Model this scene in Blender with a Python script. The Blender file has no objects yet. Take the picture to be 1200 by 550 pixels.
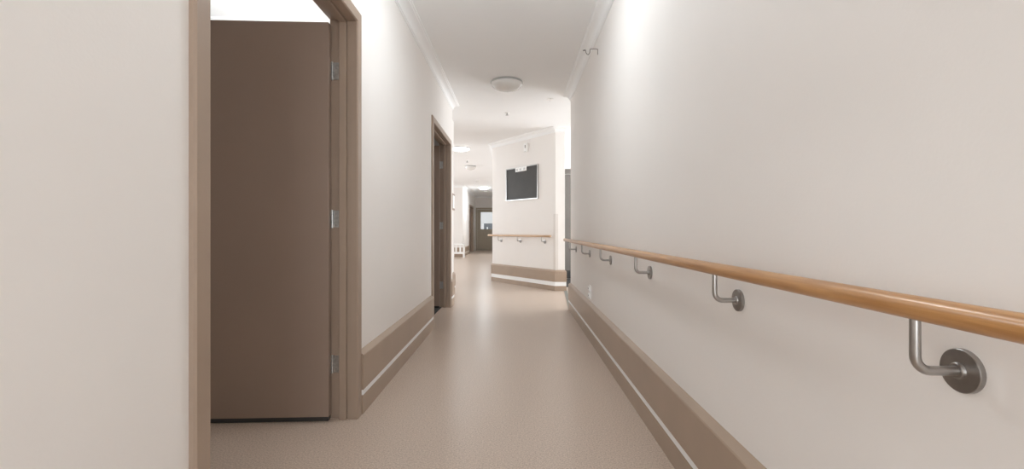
import bpy, bmesh, math
from mathutils import Vector, Matrix
S = bpy.context.scene
COL = S.collection
PI = math.pi

# ------------------------------------------------------------------ helpers
def link(o, parent=None):
    COL.objects.link(o)
    if parent is not None:
        o.parent = parent
    return o

class MB:
    """collects shapes, then becomes ONE mesh object"""
    def __init__(s):
        s.v = []; s.f = []; s.sm = []
    def add(s, vs, fs, smooth=False):
        b = len(s.v)
        s.v += [tuple(p) for p in vs]
        for f in fs:
            s.f.append([b + i for i in f]); s.sm.append(smooth)
    def box(s, a, b, bev=0.0):
        (x0, x1), (y0, y1), (z0, z1) = [sorted(t) for t in zip(a, b)]
        if bev <= 0:
            v = [(x0,y0,z0),(x1,y0,z0),(x1,y1,z0),(x0,y1,z0),(x0,y0,z1),(x1,y0,z1),(x1,y1,z1),(x0,y1,z1)]
            s.add(v, [(0,3,2,1),(4,5,6,7),(0,1,5,4),(1,2,6,5),(2,3,7,6),(3,0,4,7)])
            return
        bm = bmesh.new()
        bmesh.ops.create_cube(bm, size=1)
        for v in bm.verts:
            v.co = Vector(((x0+x1)/2 + v.co.x*(x1-x0), (y0+y1)/2 + v.co.y*(y1-y0), (z0+z1)/2 + v.co.z*(z1-z0)))
        bmesh.ops.bevel(bm, geom=bm.edges[:], offset=bev, segments=2, affect='EDGES', profile=.5)
        s.bm(bm, False)
    def bm(s, bm, smooth=False):
        bm.verts.index_update()
        s.add([v.co.copy() for v in bm.verts], [[v.index for v in f.verts] for f in bm.faces], smooth)
        bm.free()
    def tube(s, pts, r, n=16, caps=True, smooth=True):
        pts = [Vector(p) for p in pts]
        rings = []
        up = None
        for i, p in enumerate(pts):
            if i == 0: t = pts[1] - p
            elif i == len(pts)-1: t = p - pts[i-1]
            else: t = (pts[i+1]-p).normalized() + (p-pts[i-1]).normalized()
            t.normalize()
            if up is None:
                a = Vector((0,0,1)) if abs(t.z) < .9 else Vector((1,0,0))
                up = (a - t*a.dot(t)).normalized()
            else:
                up = (up - t*up.dot(t)).normalized()
            q = t.cross(up)
            rr = r[i] if isinstance(r, (list, tuple)) else r
            rings.append([p + (up*math.cos(2*PI*k/n) + q*math.sin(2*PI*k/n))*rr for k in range(n)])
        vs = [v for ring in rings for v in ring]
        fs = []
        for i in range(len(rings)-1):
            for k in range(n):
                k2 = (k+1) % n
                fs.append((i*n+k, i*n+k2, (i+1)*n+k2, (i+1)*n+k))
        s.add(vs, fs, smooth)
        if caps:
            s.add(rings[0], [list(range(n))[::-1]])
            s.add(rings[-1], [list(range(n))])
    def lathe(s, prof, origin=(0,0,0), axis='Z', n=48, smooth=True):
        o = Vector(origin)
        vs = []; fs = []
        for (r, h) in prof:
            for k in range(n):
                a = 2*PI*k/n
                c, d = r*math.cos(a), r*math.sin(a)
                if axis == 'Z': p = Vector((c, d, h))
                elif axis == 'X': p = Vector((h, c, d))
                else: p = Vector((c, h, d))
                vs.append(o + p)
        for i in range(len(prof)-1):
            for k in range(n):
                k2 = (k+1) % n
                fs.append((i*n+k, i*n+k2, (i+1)*n+k2, (i+1)*n+k))
        s.add(vs, fs, smooth)
    def prism(s, poly, z0, z1):
        n = len(poly)
        vs = [(x, y, z0) for x, y in poly] + [(x, y, z1) for x, y in poly]
        fs = [list(range(n))[::-1], list(range(n, 2*n))]
        for i in range(n):
            j = (i+1) % n
            fs.append((i, j, n+j, n+i))
        s.add(vs, fs)
    def sweep(s, path, prof, smooth=False):
        """mitred moulding: the room lies to the LEFT of the travel direction;
        prof = closed list of (offset into the room, z)"""
        P = [Vector(p) for p in path]
        n = len(P); m = len(prof)
        mit = []
        for i in range(n):
            ns = []
            if i > 0:
                t = (P[i]-P[i-1]).normalized(); ns.append(Vector((-t.y, t.x)))
            if i < n-1:
                t = (P[i+1]-P[i]).normalized(); ns.append(Vector((-t.y, t.x)))
            mit.append(ns[0] if len(ns) == 1 else (ns[0]+ns[1])/(1+ns[0].dot(ns[1])))
        vs = []
        for i in range(n):
            for (o, z) in prof:
                q = P[i] + mit[i]*o
                vs.append((q.x, q.y, z))
        fs = []
        for i in range(n-1):
            for k in range(m):
                k2 = (k+1) % m
                fs.append((i*m+k, i*m+k2, (i+1)*m+k2, (i+1)*m+k))
        fs.append(list(range(m))[::-1]); fs.append([(n-1)*m+k for k in range(m)])
        s.add(vs, fs, smooth)
    def build(s, name, mat, parent=None, auto=None):
        me = bpy.data.meshes.new(name)
        me.from_pydata(s.v, [], s.f)
        bm = bmesh.new(); bm.from_mesh(me)
        bmesh.ops.recalc_face_normals(bm, faces=bm.faces[:])
        bm.to_mesh(me); bm.free()
        for p, sm in zip(me.polygons, s.sm):
            p.use_smooth = sm
        me.materials.append(mat)
        o = bpy.data.objects.new(name, me)
        return link(o, parent)

def empty(name, loc=(0,0,0), rz=0.0, parent=None):
    o = bpy.data.objects.new(name, None)
    o.empty_display_size = .1
    o.location = loc; o.rotation_euler = (0,0,rz)
    return link(o, parent)
def thing(o, label, cat, group=None):
    o['label'] = label; o['category'] = cat
    if group: o['group'] = group
    return o
def structure(o, label=None, cat=None):
    o['kind'] = 'structure'
    if label: o['label'] = label
    if cat: o['category'] = cat
    return o
def copy_tree(o, parent=None):
    c = o.copy(); COL.objects.link(c)
    if parent is not None: c.parent = parent
    for ch in [x for x in S.objects if x.parent == o]:
        copy_tree(ch, c)
    return c

# ------------------------------------------------------------------ materials
def mat(name, col, rough=.5, metal=0.0, spec=.5, var=.03, scale=6, bump=0.0, bscale=200, emit=0.0, coat=0.0):
    m = bpy.data.materials.new(name); m.use_nodes = True
    nt = m.node_tree; b = nt.nodes['Principled BSDF']
    tc = nt.nodes.new('ShaderNodeTexCoord')
    nz = nt.nodes.new('ShaderNodeTexNoise'); nz.inputs['Scale'].default_value = scale; nz.inputs['Detail'].default_value = 4
    nt.links.new(tc.outputs['Object'], nz.inputs['Vector'])
    rp = nt.nodes.new('ShaderNodeValToRGB')
    rp.color_ramp.elements[0].position = .3; rp.color_ramp.elements[1].position = .7
    rp.color_ramp.elements[0].color = (*[c*(1-var) for c in col], 1)
    rp.color_ramp.elements[1].color = (*[min(1, c*(1+var)) for c in col], 1)
    nt.links.new(nz.outputs['Fac'], rp.inputs['Fac'])
    nt.links.new(rp.outputs['Color'], b.inputs['Base Color'])
    b.inputs['Roughness'].default_value = rough
    b.inputs['Metallic'].default_value = metal
    b.inputs['Specular IOR Level'].default_value = spec
    b.inputs['Coat Weight'].default_value = coat
    if emit > 0:
        b.inputs['Emission Color'].default_value = (.893, .957, 1, 1)
        b.inputs['Emission Strength'].default_value = emit
    if bump > 0:
        n2 = nt.nodes.new('ShaderNodeTexNoise'); n2.inputs['Scale'].default_value = bscale; n2.inputs['Detail'].default_value = 3
        nt.links.new(tc.outputs['Object'], n2.inputs['Vector'])
        bp = nt.nodes.new('ShaderNodeBump'); bp.inputs['Strength'].default_value = bump; bp.inputs['Distance'].default_value = .002
        nt.links.new(n2.outputs['Fac'], bp.inputs['Height'])
        nt.links.new(bp.outputs['Normal'], b.inputs['Normal'])
    return m

WALL  = mat('wall_paint', (.84, .815, .79), .6, var=.012, scale=1.5, bump=.12, bscale=120)
CEIL  = mat('ceiling_paint', (.90, .91, .915), .8, var=.008, scale=1.5)
COVE  = mat('cornice_paint', (.90, .91, .915), .6, var=.008, scale=2)
BOARD = mat('skirting_paint', (.375, .285, .215), .38, var=.04, scale=5, bump=.05, bscale=60)
FRAME = mat('frame_paint', (.35, .265, .205), .35, var=.03, scale=6)
LEAF  = mat('door_paint', (.30, .222, .178), .42, var=.02, scale=3)
STEEL = mat('brushed_steel', (.44, .425, .41), .30, metal=1, var=.08, scale=30)
STEELD= mat('flange_steel', (.36, .345, .33), .30, metal=1, var=.15, scale=25)
ZINC  = mat('zinc_hinge', (.50, .50, .49), .3, metal=1, var=.2, scale=80)
ALU   = mat('aluminium', (.50, .50, .49), .35, metal=1, var=.05)
SLATE = mat('slate_board', (.040, .037, .033), .6, var=.15, scale=4)
WHITEP= mat('white_plastic', (.90, .90, .89), .4, var=.01)
GREYP = mat('grey_plastic', (.42, .42, .41), .45, var=.02)
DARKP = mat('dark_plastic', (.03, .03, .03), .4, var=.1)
RIM   = mat('light_rim_plastic', (.45, .45, .44), .35, var=.02)
OPAL  = mat('opal_glass', (.78, .77, .75), .18, var=.01)
def lit(name, e): return mat(name, (.9, .9, .88), .3, var=.01, emit=e)
LITS = {}
CARPET= mat('dark_carpet', (.028, .025, .023), .95, var=.3, scale=90, bump=.5, bscale=300)
FARDOOR = mat('olive_door_paint', (.40, .35, .275), .45, var=.03)
GREYDOOR= mat('grey_door_paint', (.14, .125, .112), .45, var=.03)
GUARD = mat('corner_guard_plastic', (.72, .685, .65), .3, var=.02)
WIRE  = mat('wire_steel', (.16, .14, .12), .4, metal=.8, var=.1)
BLIND = mat('glowing_white_blind', (.82, .84, .86), .7, var=.02, emit=.35)  # emission stands in for daylight coming through the blind
PANE  = mat('glowing_blue_grey_pane', (.22, .27, .33), .12, var=.2, scale=8, emit=.06)  # faint emission stands in for daylight behind the glass
STRIP = mat('threshold_strip', (.26, .27, .245), .35, metal=.4, var=.08, scale=20)

def floor_mat():
    m = bpy.data.materials.new('speckled_vinyl'); m.use_nodes = True
    nt = m.node_tree; b = nt.nodes['Principled BSDF']
    tc = nt.nodes.new('ShaderNodeTexCoord')
    n1 = nt.nodes.new('ShaderNodeTexNoise'); n1.inputs['Scale'].default_value = 140; n1.inputs['Detail'].default_value = 5; n1.inputs['Roughness'].default_value = .75
    nt.links.new(tc.outputs['Object'], n1.inputs['Vector'])
    r1 = nt.nodes.new('ShaderNodeValToRGB')
    e = r1.color_ramp.elements
    e[0].position = .37; e[0].color = (.34, .265, .21, 1)
    e[1].position = .64; e[1].color = (.66, .55, .46, 1)
    mid = e.new(.5); mid.color = (.52, .42, .345, 1)
    nt.links.new(n1.outputs['Fac'], r1.inputs['Fac'])
    n2 = nt.nodes.new('ShaderNodeTexNoise'); n2.inputs['Scale'].default_value = .9; n2.inputs['Detail'].default_value = 3
    nt.links.new(tc.outputs['Object'], n2.inputs['Vector'])
    mr = nt.nodes.new('ShaderNodeMapRange'); mr.inputs[1].default_value = .3; mr.inputs[2].default_value = .7
    mr.inputs[3].default_value = .285; mr.inputs[4].default_value = .286
    nt.links.new(n2.outputs['Fac'], mr.inputs[0])
    nt.links.new(r1.outputs['Color'], b.inputs['Base Color'])
    nt.links.new(mr.outputs[0], b.inputs['Roughness'])
    b.inputs['Specular IOR Level'].default_value = .6
    return m
FLOOR = floor_mat()

def wood_mat(name, dark, light):
    m = bpy.data.materials.new(name); m.use_nodes = True
    nt = m.node_tree; b = nt.nodes['Principled BSDF']
    tc = nt.nodes.new('ShaderNodeTexCoord')
    mp = nt.nodes.new('ShaderNodeMapping'); mp.inputs['Scale'].default_value = (110, 5, 110)
    nt.links.new(tc.outputs['Object'], mp.inputs['Vector'])
    nz = nt.nodes.new('ShaderNodeTexNoise'); nz.inputs['Scale'].default_value = 1; nz.inputs['Detail'].default_value = 5; nz.inputs['Distortion'].default_value = .6
    nt.links.new(mp.outputs['Vector'], nz.inputs['Vector'])
    rp = nt.nodes.new('ShaderNodeValToRGB')
    rp.color_ramp.elements[0].position = .28; rp.color_ramp.elements[0].color = (*dark, 1)
    rp.color_ramp.elements[1].position = .72; rp.color_ramp.elements[1].color = (*light, 1)
    nt.links.new(nz.outputs['Fac'], rp.inputs['Fac'])
    nt.links.new(rp.outputs['Color'], b.inputs['Base Color'])
    b.inputs['Roughness'].default_value = .34
    b.inputs['Coat Weight'].default_value = .25; b.inputs['Coat Roughness'].default_value = .2
    return m
OAK = wood_mat('honey_oak', (.36, .165, .052), (.56, .30, .115))
OAKP = wood_mat('pale_oak', (.50, .31, .17), (.62, .42, .26))

# ------------------------------------------------------------------ key dimensions (metres)
HC = 2.70                      # ceiling
XR, XL = .69, -.85             # corridor walls
YR_END, YL_END = 5.76, 6.2
WT = .12
YB = -2.6                      # back of the corridor, behind the camera
A0, A1 = Vector((.66, 7.6)), Vector((-.455, 9.1))       # the angled wall
PIER_X = .816
Y_SIDE = 9.5                   # far wall of the side lobby
Y_END = 23.0
D1 = (1.262, 2.435); D2 = (4.72, 5.95); DH = 2.105

# ------------------------------------------------------------------ shell
m = MB(); m.box((-5.2, YB-.1, -.06), (4.1, Y_END+.3, 0)); structure(m.build('floor', FLOOR), 'beige pink speckled vinyl floor of the corridor', 'floor')
m = MB(); m.box((-5.2, YB-.1, HC), (4.1, Y_END+.3, HC+.06)); structure(m.build('ceiling', CEIL), 'plain white corridor ceiling', 'ceiling')

lap = .055
m = MB()
x0, x1 = XL-WT, XL
m.box((x0, YB, 0), (x1, D1[0]-lap, HC))
m.box((x0, D1[0]-lap, DH+lap), (x1, D1[1]+lap, HC))
m.box((x0, D1[1]+lap, 0), (x1, D2[0]-lap, HC))
m.box((x0, D2[0]-lap, DH+lap), (x1, D2[1]+lap, HC))
m.box((x0, D2[1]+lap, 0), (x1, YL_END, HC))
structure(m.build('wall_left', WALL), 'cream painted left corridor wall with two doorways', 'wall')
m = MB(); m.box((XR, YB, 0), (XR+WT, YR_END, HC)); structure(m.build('wall_right', WALL), 'long cream wall behind the near oak handrail', 'wall')
m = MB()
m.box((x0, YB-.1, 0), (-.68, YB, HC)); m.box((.52, YB-.1, 0), (XR+WT, YB, HC)); m.box((-.68, YB-.1, 2.3), (.52, YB, HC)); m.box((-.68, YB-.1, 0), (.52, YB, .25))
structure(m.build('wall_back', WALL))
# room behind the near door, dark room behind the second door, block after the left wall
m = MB()
m.box((-4.2, 3.75, 0), (x0, 3.87, HC)); m.box((-4.2, -1.12, 0), (x0, -1.0, HC)); m.box((-4.32, -1.12, 0), (-4.2, 3.87, HC))
structure(m.build('wall_bedroom', WALL))
m = MB()
m.box((-3.0, 4.2, 0), (x0, 4.32, HC)); m.box((-3.0, 6.08, 0), (x0, YL_END, HC)); m.box((-3.12, 4.2, 0), (-3.0, YL_END, HC))
structure(m.build('wall_storeroom', WALL))
m = MB(); m.box((-3.12, YL_END, 0), (-.97, 7.25, HC)); structure(m.build('wall_recess', WALL))
m = MB(); m.prism([(PIER_X, Y_SIDE), (PIER_X, A0.y), (A0.x, A0.y), (A1.x, A1.y), (A1.x, Y_END), (PIER_X, Y_END)], 0, HC)
structure(m.build('wall_angled', WALL), 'angled cream wall carrying the blackboard and short handrail', 'wall')
m = MB(); m.box((-5.1, 17.4, 0), (-2.0, 19.9, HC)); m.box((-5.1, 21.75, 0), (-2.0, Y_END, HC)); m.box((-5.1, 19.9, 2.11), (-2.0, 21.75, HC)); m.box((-5.1, 19.9, 0), (-2.2, 21.75, 2.11))
structure(m.build('wall_far_left', WALL))
m = MB(); m.box((-5.1, Y_END, 0), (PIER_X, Y_END+.12, HC)); structure(m.build('wall_end', WALL))
# lounge on the left beyond the corridor, with a window opening added for fill light
m = MB()
WZ0, WZ1, WY0, WY1 = .9, 2.2, 9.0, 15.5
m.box((-5.1, 7.13, 0), (-5.0, WY0, HC)); m.box((-5.1, WY1, 0), (-5.0, 17.4, HC))
m.box((-5.1, WY0, 0), (-5.0, WY1, WZ0)); m.box((-5.1, WY0, WZ1), (-5.0, WY1, HC)); m.box((-5.1, 7.13, 0), (-3.12, 7.25, HC))
structure(m.build('wall_lounge', WALL))
# side lobby on the right
m = MB()
SY0, SY1 = 6.1, 9.1
m.box((4.0, YR_END-.12, 0), (4.1, SY0, HC)); m.box((4.0, SY1, 0), (4.1, Y_SIDE, HC)); m.box((4.0, SY0, 0), (4.1, SY1, .8)); m.box((4.0, SY0, 2.35), (4.1, SY1, HC))
m.box((XR+WT, YR_END-.12, 0), (4.0, YR_END, HC)); m.box((PIER_X, Y_SIDE, 0), (4.1, Y_SIDE+.12, HC))
structure(m.build('wall_lobby', WALL))

def window(name, x, y0, y1, z0, z1, n):
    e = structure(empty(name, (x, (y0+y1)/2, z0)))
    f = MB(); a = (y1-y0)/2; h = z1-z0
    f.box((-.03, -a, 0), (.03, a, .05)); f.box((-.03, -a, h-.05), (.03, a, h))
    for k in range(n+1):
        c = -a + .025 + (2*a-.05)*k/n
        f.box((-.03, c-.025, .05), (.03, c+.025, h-.05))
    f.build('window_frame', ALU, e)
    return e
window('added_window_1', -5.05, WY0, WY1, WZ0, WZ1, 4)  # unseen window added to carry the fill light for the far corridor
window('window_2', 4.05, SY0, SY1, .8, 2.35, 3)

w3 = window('added_window_3', 0, -.60, .60, 0, 2.05, 2); w3.location = (-.08, YB-.05, .25); w3.rotation_euler = (0, 0, PI/2)  # unseen window added behind the camera for the ceiling fill light

# dark carpet in the second room and far side lobby
m = MB(); m.box((-3.0, 4.32, 0), (-.957, 6.08, .004)); structure(m.build('floor_storeroom', CARPET))
m = MB(); m.box((PIER_X, 8.1, 0), (4.0, Y_SIDE, .004)); structure(m.build('floor_lobby', CARPET))

# ------------------------------------------------------------------ cornices
def cove_profile():
    p = [(0, HC), (0, HC-.085), (.006, HC-.085), (.008, HC-.077), (.014, HC-.074)]
    for k in range(1, 8):
        a = PI/2*k/8
        p.append((.014 + .055*(1-math.cos(a)), HC-.074 + .055*math.sin(a)))
    p += [(.070, HC-.018), (.074, HC-.012), (.084, HC-.010), (.086, HC)]
    return p
CP = cove_profile()
# left wall: room is on the right of +y travel, so travel backwards
m = MB(); m.sweep([(-.97, 6.2), (-.85, 6.2), (-.85, YB)], CP)
structure(m.build('trim_1', COVE), 'white moulded cornice along top of left wall', 'cornice')
m = MB(); m.sweep([(XR, YB), (XR, YR_END), (4.0, YR_END)], CP)
structure(m.build('trim_2', COVE), 'white moulded cornice along top of right wall', 'cornice')
m = MB(); m.sweep([(PIER_X, Y_SIDE), (PIER_X, A0.y), (A0.x, A0.y), (A1.x, A1.y), (A1.x, Y_END), (-2.0, Y_END), (-2.0, 17.4), (-4.98, 17.4)], CP)
structure(m.build('trim_3', COVE), 'white moulded cornice on angled wall turning down far corridor', 'cornice')
m = MB(); m.sweep([(-.98, 3.75), (-4.2, 3.75), (-4.2, -1.0)], CP)
structure(m.build('trim_4', COVE))

# ------------------------------------------------------------------ skirtings: wide bumper board over a low board, a painted gap between
UP = [(0, .133), (.025, .133), (.028, .136), (.027, .318), (.024, .324), (0, .345)]
ST = [(0, .105), (.024, .105), (.024, .1325), (0, .1325)]
UPA = [(0, .150), (.024, .150), (.027, .154), (.027, .318), (.024, .324), (0, .345)]
STA = [(0, .082), (.021, .082), (.021, .150), (0, .150)]
LOA = [(0, 0), (.022, 0), (.022, .076), (.019, .081), (0, .082)]
LO = [(0, 0), (.022, 0), (.022, .096), (.019, .101), (0, .103)]
def skirting(name, paths, label=None, prs=None):
    u, st, lo = prs or (UP, ST, LO)
    e = structure(empty(name, (paths[0][0][0], paths[0][0][1], 0)), label, 'skirting' if label else None)
    off = Vector(paths[0][0])
    for pr, nm, mt in ((u, 'bumper_board', BOARD), (st, 'white_strip', COVE), (lo, 'floor_board', BOARD)):
        m = MB()
        for p in paths:
            m.sweep([Vector(q)-off for q in p], pr)
        m.build(nm, mt, e)
    return e
f = .066
skirting('baseboard_left', [[(XL, D2[0]-f), (XL, D1[1]+f)], [(XL, D1[0]-f), (XL, YB)], [(-.97, 7.25), (-.97, 6.2), (XL, 6.2), (XL, D2[1]+f)]],
         'brown two band skirting along left wall')
skirting('baseboard_right', [[(XR, YB), (XR, YR_END), (XR+.3, YR_END)]], 'brown two band skirting under the long handrail')
skirting('baseboard_angled', [[(PIER_X, A0.y+.4), (PIER_X, A0.y), (A0.x, A0.y), (A1.x, A1.y), (A1.x, Y_END)]], 'brown two band skirting on the angled wall', (UPA, STA, LOA))
skirting('baseboard_far', [[(-2.0, 19.82), (-2.0, 17.4), (-4.98, 17.4)]], None)

# threshold strip on the floor from the end of the right wall to the pier
m = MB()
a = Vector((.668, 5.76)); b = Vector((.80, 7.58)); t = (b-a).normalized(); n = Vector((t.y, -t.x))
m.prism([a, a+n*.05, b+n*.05, b], 0, .006)
structure(m.build('trim_5', STRIP), 'grey metal threshold strip on the floor beside the wall end', 'threshold strip')

# ------------------------------------------------------------------ doors
def door_frame(parent, y0, y1, zt, mt):
    """steel frame swept round an opening in the left wall; local coords = world"""
    W = .063
    pr = [(W, XL-.001), (W, XL+.012), (W-.006, XL+.018), (.005, XL+.018), (0, XL+.012),
          (0, XL-.034), (.006, XL-.036), (.006, XL-.041), (-.006, XL-.043), (-.008, XL-.046), (-.008, XL-.078), (-.006, XL-.080), (.014, XL-.082),
          (.014, XL-WT-.016), (W, XL-WT-.016), (W, XL-WT-.0005), (.056, XL-WT-.0005), (.056, XL-.001)]
    n = len(pr); m = MB()
    rings = []
    for g in range(4):
        for (a, x) in pr:
            y = y0-a if g < 2 else y1+a
            z = 0 if g in (0, 3) else zt+a
            rings.append((x, y, z))
    fs = []
    for g in range(3):
        for k in range(n):
            k2 = (k+1) % n
            fs.append((g*n+k, g*n+k2, (g+1)*n+k2, (g+1)*n+k))
    fs.append(list(range(n))); fs.append([3*n+k for k in range(n)][::-1])
    m.add(rings, fs)
    return m.build('door_frame', mt, parent)

def hinge(parent, x, y, z):
    """knuckle along z with one plate on the leaf edge and one on the rebate"""
    m = MB()
    m.tube([(x, y, z-.046), (x, y, z+.046)], .0068, 14)
    for zz in (-.046, .046):
        m.tube([(x, y, z+zz-.002), (x, y, z+zz+.002)], .0058, 12)
    m.box((x-.0075, y-.034, z-.045), (x-.0055, y, z+.045))
    h = m.build('hinge', ZINC, parent)
    m = MB()
    m.box((x, y+.0015, z-.045), (x+.034, y+.0035, z+.045))
    m.build('hinge_plate', ZINC, h)
    m = MB()
    for k in (-.016, .016):
        m.tube([(x-.0065, y, z+k-.0012), (x-.0065, y, z+k+.0012)], .0075, 12)
    m.build('knuckle_joint', GREYP, h)

def room_door(name, d, ang, label, leaf_w=1.14, handle=True):
    y0, y1 = d
    e = structure(empty(name, (0, 0, 0)), label, 'door')
    door_frame(e, y0, y1, DH, FRAME)
    hx, hy = XL-WT-.004, y1+.013
    leaf = empty('door_leaf_pivot')  # replaced below by the leaf mesh itself
    bpy.data.objects.remove(leaf)
    m = MB()
    # leaf built around its hinge axis, lying along -x when open square
    m.box((-leaf_w-.004, -.042, .024), (-.003, -.002, 2.088), .0025)
    lf = m.build('door_leaf', LEAF, e)
    lf.location = (hx, hy, 0); lf.rotation_euler = (0, 0, ang)
    sl = MB(); sl.box((-leaf_w, -.041, .003), (-.006, -.003, .0245)); sl.build('leaf_gap_shade', DARKP, lf)  # dark strip stands in for the shadow gap under the leaf
    if handle:
        for sgn, yy in ((-1, -.042), (1, -.002)):
            h = MB()
            h.lathe([(0, 0), (.026, 0), (.026, .006*sgn), (.010, .007*sgn), (.010, .045*sgn), (0, .045*sgn)], (-leaf_w+.06, yy, 1.0), 'Y', 24)
            h.tube([(-leaf_w+.06, yy+.040*sgn, 1.0), (-leaf_w+.10, yy+.042*sgn, 1.0), (-leaf_w+.18, yy+.042*sgn, 1.0)], .009, 12)
            h.build('lever_handle', STEEL, lf)
    for z in (.29, 1.06, 1.845):
        hinge(e, hx+.003, hy-.0045, z)
    return e
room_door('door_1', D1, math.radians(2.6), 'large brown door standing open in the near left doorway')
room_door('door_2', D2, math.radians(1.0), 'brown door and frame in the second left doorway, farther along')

# far door in the left wall of the far corridor (closed) and glazed door in the end wall
def far_frame(parent, w, h, mt, depth=.14, face=.07, out=.02):
    """local: opening along x 0..w, facing -y"""
    pr = [(face, .001), (face, -out), (0, -out), (0, depth), (face*.8, depth), (face*.8, .001)]
    n = len(pr); vs = []
    for g in range(4):
        for (a, y) in pr:
            vs.append((-a if g < 2 else w+a, y, 0 if g in (0, 3) else h+a))
    fs = []
    for g in range(3):
        for k in range(n):
            k2 = (k+1) % n
            fs.append((g*n+k, g*n+k2, (g+1)*n+k2, (g+1)*n+k))
    fs.append(list(range(n))); fs.append([3*n+k for k in range(n)][::-1])
    m = MB(); m.add(vs, fs); return m.build('door_frame', mt, parent)
e = structure(empty('door_3', (-2.0, 19.96, 0), PI/2), 'brown closed door on the left side of the far corridor', 'door')
far_frame(e, 1.73, 2.05, FRAME, .16, .07)
m = MB(); m.box((.002, .10, .01), (.86, .14, 2.04)); m.build('door_leaf', LEAF, e)
m = MB(); m.box((.87, .10, .01), (1.728, .14, 2.04)); m.build('door_leaf', LEAF, e)
e = structure(empty('door_4', (-1.90, Y_END, 0)), 'olive brown glazed door closing the far end of the corridor', 'door')
far_frame(e, 1.40, 2.05, FARDOOR, .0, .07, .03)
m = MB()
gx0, gx1, gz0, gz1 = .17, 1.23, 1.05, 1.90
m.box((.005, -.020, .012), (gx0, -.002, 2.04)); m.box((gx1, -.020, .012), (1.395, -.002, 2.04))
m.box((gx0, -.020, .012), (gx1, -.002, gz0)); m.box((gx0, -.020, gz1), (gx1, -.002, 2.04))
lf = m.build('door_leaf', FARDOOR, e)
m = MB(); m.box((gx0, -.008, gz0), (gx1, -.003, gz1)); m.build('glass_pane', PANE, lf)
m = MB(); m.box((gx0+.005, -.014, 1.34), (gx1-.005, -.009, gz1)); m.box((gx0+.005, -.015, gz0), (gx0+.16, -.009, 1.34)); m.box((gx0+.30, -.015, gz0), (gx0+.36, -.009, 1.16)); m.build('window_blind', BLIND, lf)
m = MB(); m.lathe([(0, -.002), (.03, -.003), (.03, -.025), (0, -.026)], (1.33, -.02, 1.0), 'Y', 16); m.build('door_knob', STEEL, lf)
e = structure(empty('door_5', (.98, Y_SIDE, 0)), 'grey door seen through the narrow gap right of the pier', 'door')
far_frame(e, 1.0, 2.16, GREYDOOR, .0, .10, .03)
m = MB(); m.box((.005, -.020, .17), (.995, -.002, 2.15)); lf = m.build('door_leaf', GREYDOOR, e)
m = MB(); m.box((.005, -.022, .012), (.995, -.002, .17)); m.build('kick_plate', DARKP, lf)

# ------------------------------------------------------------------ handrails
RO, RZ, RR = .076, .881, .0188
def bracket(parent, y, z):
    """local: wall at x=0, room at -x"""
    e_r = .024; zb = z-.097; r = .0074
    m = MB()
    pts = [(-RO, y, z-RR*.6), (-RO, y, zb+e_r)]
    for k in range(1, 8):
        a = PI/2*k/7
        pts.append((-RO + e_r*(1-math.cos(a)), y, zb+e_r - e_r*math.sin(a)))
    pts.append((-.009, y, zb))
    m.tube(pts, r, 18)
    a = m.build('bracket_arm', STEEL, parent)
    m = MB()
    m.lathe([(0, 0), (.0335, 0), (.0335, -.0075), (.0325, -.0085), (.0130, -.0095), (.0122, -.0130), (.0112, -.0140), (.0074, -.0142)], (0, y, zb), 'X', 40)
    for p in range(len(m.sm)): m.sm[p] = False
    m.build('wall_flange', STEELD, a)
    return a
def handrail(name, loc, rz, y0, y1, z, ys, mt, label):
    e = thing(empty(name, (*loc, 0), rz), label, 'handrail')
    m = MB()
    n = 4
    pts = [(-RO, y0, z), (-RO, y0+.003, z), (-RO, y0+.010, z)]; rs = [RR*.6, RR*.88, RR]
    steps = 12
    for k in range(1, steps):
        pts.append((-RO, y0+.010+(y1-y0-.020)*k/steps, z)); rs.append(RR)
    pts += [(-RO, y1-.010, z), (-RO, y1-.003, z), (-RO, y1, z)]; rs += [RR, RR*.88, RR*.6]
    m.tube(pts, rs, 28)
    m.build('rail', mt, e)
    for y in ys: bracket(e, y, z)
    return e
handrail('handrail', (XR, 0), 0, -1.6, 5.74, RZ, [-1.19, -.24, .708, 1.42, 2.353, 3.326, 4.26, 5.22], OAK,
         'long round oak handrail on steel brackets along right wall')
d = A1-A0; L = d.length
handrail('handrail', (A0.x, A0.y), math.atan2(-d.x, d.y), .03, L+.03, .902, [.143*L, .5086*L, .833*L], OAKP,
         'short pale oak handrail on the angled wall below blackboard')

# ------------------------------------------------------------------ things on the angled wall
def on_angled(name, t, z):
    o = empty(name, (A0.x+d.x*t, A0.y+d.y*t, z), math.atan2(-d.x, d.y))   # local y along the wall, -x into the room
    return o
e = thing(on_angled('blackboard', .4855, 1.548), 'black board in thin silver frame on the angled wall', 'board')
bw, bh = .94, .60
m = MB(); m.box((-.012, -bw/2+.012, .012), (0, bw/2-.012, bh-.012)); m.build('writing_surface', SLATE, e)
m = MB(); q = .015
m.box((-.022, -bw/2, 0), (0, bw/2, q)); m.box((-.022, -bw/2, bh-q), (0, bw/2, bh))
m.box((-.022, -bw/2, q), (0, -bw/2+q, bh-q)); m.box((-.022, bw/2-q, q), (0, bw/2, bh-q)); m.build('board_frame', ALU, e)
m = MB(); m.box((-.026, -.165, bh-.085), (-.0225, .165, bh-.004), .001); b_ = m.build('clip_strip', WHITEP, e)
for k in (-.10, .02, .11):
    m = MB(); m.box((-.030, k-.022, bh-.070), (-.0262, k+.022, bh-.030)); m.build('spring_clip', ALU, b_)
e = thing(on_angled('wall_sensor', .414, 2.395), 'small white sensor box with dark lens above the blackboard', 'sensor')
m = MB(); m.box((-.035, -.042, 0), (0, .042, .155), .006); m.build('housing', WHITEP, e)
m = MB(); m.box((-.039, -.012, .070), (-.0355, .004, .122), .0015); m.build('lens', DARKP, e)
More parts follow.
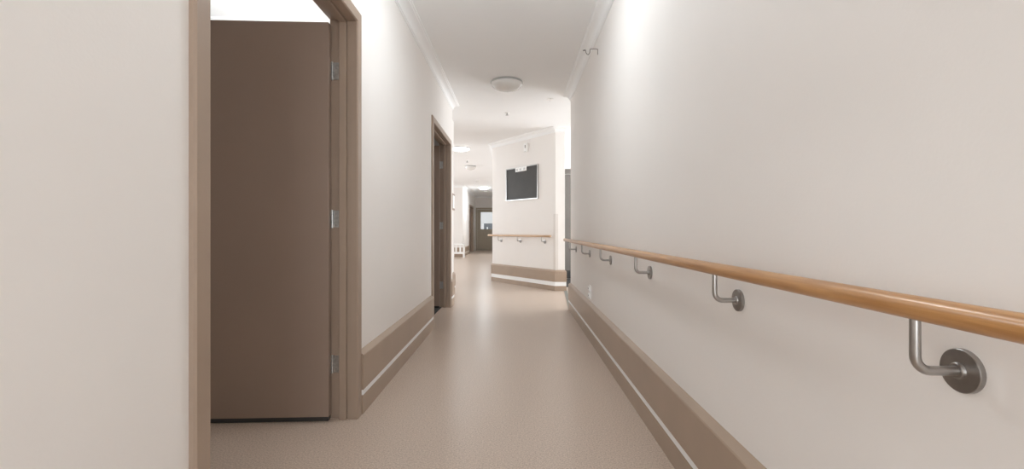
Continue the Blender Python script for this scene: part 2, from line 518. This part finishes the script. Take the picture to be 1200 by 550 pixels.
m = MB(); m.box((-.036, -.030, .004), (-.030, .034, .010)); m.build('bottom_grille', GREYP, e)

# corner guard on the pier edge
m = MB()
cgz0, cgz1 = .345, 1.27
dirn = d.normalized()
p0 = A0; g = .045; th = .004
n_a = Vector((-dirn.y, dirn.x))
mitv = (Vector((0, -1)) + n_a)/(1 + Vector((0, -1)).dot(n_a))
poly = [p0+Vector((g, 0)), p0+Vector((g, -th)), p0+mitv*th, p0+dirn*g+n_a*th, p0+dirn*g, p0]
m.prism(poly, cgz0, cgz1)
o = m.build('corner_guard', GUARD); thing(o, 'pale plastic guard on the corner of pier and angled wall', 'corner guard')

# ------------------------------------------------------------------ right wall bits
e = thing(empty('power_outlet', (XR, 4.23, .432)), 'white power outlet low on right wall above skirting', 'outlet')
m = MB(); m.box((-.011, -.042, -.062), (0, .042, .062), .003); m.build('face_plate', WHITEP, e)
for zz in (-.030, .034):
    m = MB(); m.box((-.021, -.022, zz-.020), (-.0112, .022, zz+.020), .003); so = m.build('socket', WHITEP, e)
    m = MB()
    for yy, w in ((-.008, .002), (.008, .002)): m.box((-.0222, yy-w/2, zz-.006), (-.0208, yy+w/2, zz+.006))
    m.build('slot', DARKP, so)
    m = MB(); m.box((-.016, -.010, zz+(.022 if zz > 0 else -.028)), (-.0112, .010, zz+(.028 if zz > 0 else -.022)), .001); m.build('switch', GREYP, e)

e = thing(empty('wire_hook', (XR, 3.84, 2.50)), 'bent wire hook high on right wall touching the cornice', 'hook')
m = MB()
hp = [(-.004, 0, -.035), (-.004, 0, .004), (-.007, 0, .010), (-.012, 0, .012), (-.062, 0, .012), (-.067, 0, .009), (-.069, 0, .002), (-.070, 0, -.016),
      (-.075, 0, -.028), (-.084, 0, -.036), (-.092, 0, -.034), (-.101, 0, -.020), (-.106, 0, -.004), (-.108, 0, .004)]
m.tube(hp, .0028, 10); m.build('wire', WIRE, e)
m = MB(); m.tube([(-.105, 0, .003), (-.126, 0, -.002)], .0042, 10); m.build('hook_tip', WIRE, e)
m = MB(); m.box((-.002, -.010, -.040), (0, .010, .010), .0005); m.build('mounting_plate', WALL, e)

# ------------------------------------------------------------------ ceiling fittings
def lit_mat(e):
    if e not in LITS: LITS[e] = lit('lit_opal_glass', e)
    return LITS[e]
def ceiling_light(loc, lit, label, r=.185, dh=.085):
    e = thing(empty('ceiling_light', (loc[0], loc[1], HC)), label, 'ceiling light', 'round ceiling lights along the corridors')
    m = MB(); m.lathe([(0, 0), (r*.97, 0), (r, -.006), (r, -.018), (r*.975, -.022), (r*.93, -.022)]); m.build('rim', WHITEP if lit else RIM, e)
    m = MB(); pr = []
    for k in range(0, 15):
        a = PI/2*k/14
        pr.append((r*.965*math.cos(a), -.020 - dh*math.sin(a)))
    pr[-1] = (.0005, pr[-1][1])
    m.lathe(pr); m.build('dome', lit_mat(lit) if lit else OPAL, e)
    return e
ceiling_light((-.10, 5.27), False, 'unlit round dome ceiling light over the near corridor')
ceiling_light((-1.13, 9.5), 10, 'glowing ceiling light just past the second left doorway', .185, .045)
ceiling_light((-1.19, 12.2), False, 'unlit small round ceiling light in the far corridor', .15)
ceiling_light((-1.26, 18.4), 60, 'glowing ceiling light near the glazed end door', .20, .035)
ceiling_light((-.09, 2.65), 27, 'lit ceiling light above the near open door, out of frame')
ceiling_light((-.09, -.1), 3, 'lit ceiling light overhead of the viewer, out of frame')
ceiling_light((-1.9, 3.1), 60, 'unseen light added to brighten the room behind the near door')  # unseen lamp, added to whiten the ceiling above the open leaf
ceiling_light((2.2, 7.4), 15, 'lit ceiling light in the side lobby behind the right wall')

def sprinkler(loc, label, s=1.0):
    e = thing(empty('sprinkler_head', (loc[0], loc[1], HC)), label, 'sprinkler', 'ceiling sprinklers and detectors')
    m = MB(); m.lathe([(0, 0), (.036*s, 0), (.034*s, -.005*s), (.014*s, -.010*s), (0, -.010*s)], n=24); m.build('escutcheon', WHITEP, e)
    m = MB(); m.lathe([(0, -.010*s), (.010*s, -.010*s), (.009*s, -.030*s), (.006*s, -.034*s), (0, -.034*s)], n=16)
    m.build('head', GREYP, e)
    m = MB(); m.lathe([(0, -.034*s), (.022*s, -.034*s), (.022*s, -.037*s), (0, -.037*s)], n=20); m.build('deflector', GREYP, e)
    return e
sprinkler((-.12, 6.66), 'small ceiling sprinkler beyond the near dome light', 1.0)
sprinkler((-1.17, 11.2), 'small ceiling sprinkler before the far unlit dome light', 1.3)
def detector(loc, label, r=.05):
    e = thing(empty('smoke_detector', (loc[0], loc[1], HC)), label, 'smoke detector')
    m = MB(); m.lathe([(0, 0), (r, 0), (r, -.012), (r*.86, -.030), (r*.4, -.036), (0, -.036)], n=28); m.build('housing', WHITEP, e)
    m = MB(); m.lathe([(r*.93, -.020), (r*.97, -.021), (r*.93, -.024)], n=28); m.build('vent_ring', GREYP, e)
    return e
detector((-1.31, 15.8), 'tiny smoke detector between the two far ceiling lights', .05)
detector((-1.28, 19.9), 'grey smoke detector just behind the farthest glowing light', .07)
e = thing(empty('ceiling_plate', (.45, 5.98, HC)), 'tiny white cover plate with two screws on ceiling near right wall end', 'cover plate')
m = MB(); m.box((-.04, -.055, -.005), (.04, .055, 0), .002); m.build('plate', WHITEP, e)
for yy in (-.045, .045):
    m = MB(); m.lathe([(0, -.005), (.006, -.005), (.005, -.008), (0, -.008)], (0, yy, 0), n=12); m.build('screw', GREYP, e)

# ------------------------------------------------------------------ far-left things
e = thing(empty('wall_sign', (-.97, 7.09, 1.31)), 'dark framed sign on wall past second left doorway, seen edge on', 'sign')
m = MB(); m.box((0, -.13, 0), (.022, .13, .25), .002); m.build('sign_frame', LEAF, e)
m = MB(); m.box((.022, -.105, .025), (.0228, .105, .225)); m.build('sign_face', WHITEP, e)

e = thing(empty('stool', (-2.05, 16.85, 0)), 'low white slatted stool beside the far left wall corner', 'stool')
m = MB(); m.box((-.26, -.17, .46), (.20, .17, .50), .008); m.build('seat', WHITEP, e)
for sx in (-.23, .17):
    for sy in (-.14, .14):
        m = MB(); m.box((sx-.022, sy-.022, 0), (sx+.022, sy+.022, .46), .003); m.build('leg', WHITEP, e)
m = MB()
for sy in (-.14, .14): m.box((-.208, sy-.012, .14), (.148, sy+.012, .20))
for sx in (-.23, .17): m.box((sx-.012, -.118, .14), (sx+.012, .118, .20))
m.build('stretcher', WHITEP, e)
for sx in (-.10, .05):
    m = MB(); m.box((sx-.03, -.148, .20), (sx+.03, -.132, .46)); m.build('slat', WHITEP, e)

# ------------------------------------------------------------------ light
def area(name, loc, rot, sx, sy, power, col=(1, 1, 1)):
    l = bpy.data.lights.new(name, 'AREA'); l.shape = 'RECTANGLE'; l.size = sx; l.size_y = sy; l.energy = power; l.color = col
    o = bpy.data.objects.new(name, l); o.location = loc; o.rotation_euler = rot; COL.objects.link(o); return o
# daylight at the lobby window; lounge and back lights are added fill
area('fill_lounge', (-5.12, (WY0+WY1)/2, 1.55), (0, -PI/2, 0), 1.2, 6.3, 105, (.92, .965, 1))
area('daylight_lobby', (4.12, (SY0+SY1)/2, 1.575), (0, PI/2, 0), 1.45, 2.9, 95, (.92, .965, 1))
area('fill_back', (-.08, YB-.12, 1.275), (PI/2, 0, 0), 1.2, 2.05, 36, (.92, .965, 1))
S.cycles.max_bounces = 16; S.cycles.diffuse_bounces = 12
w = bpy.data.worlds.new('sky'); S.world = w; w.use_nodes = True
w.node_tree.nodes['Background'].inputs['Color'].default_value = (.85, .92, 1, 1)
w.node_tree.nodes['Background'].inputs['Strength'].default_value = 1.0

# ------------------------------------------------------------------ camera
c = bpy.data.cameras.new('camera'); co = bpy.data.objects.new('camera', c); COL.objects.link(co)
co.location = (0, 0, 1.0); co.rotation_euler = (PI/2, 0, 0)
c.sensor_width = 36; c.sensor_fit = 'HORIZONTAL'; c.lens = 36*540/1200
c.shift_x = -4/1200; c.shift_y = -5/1200
c.clip_start = .02; c.clip_end = 200
S.camera = co
S.view_settings.view_transform = 'Standard'; S.view_settings.look = 'None'
S.view_settings.exposure = 0.58; S.view_settings.gamma = 1; S.view_settings.use_curve_mapping = False
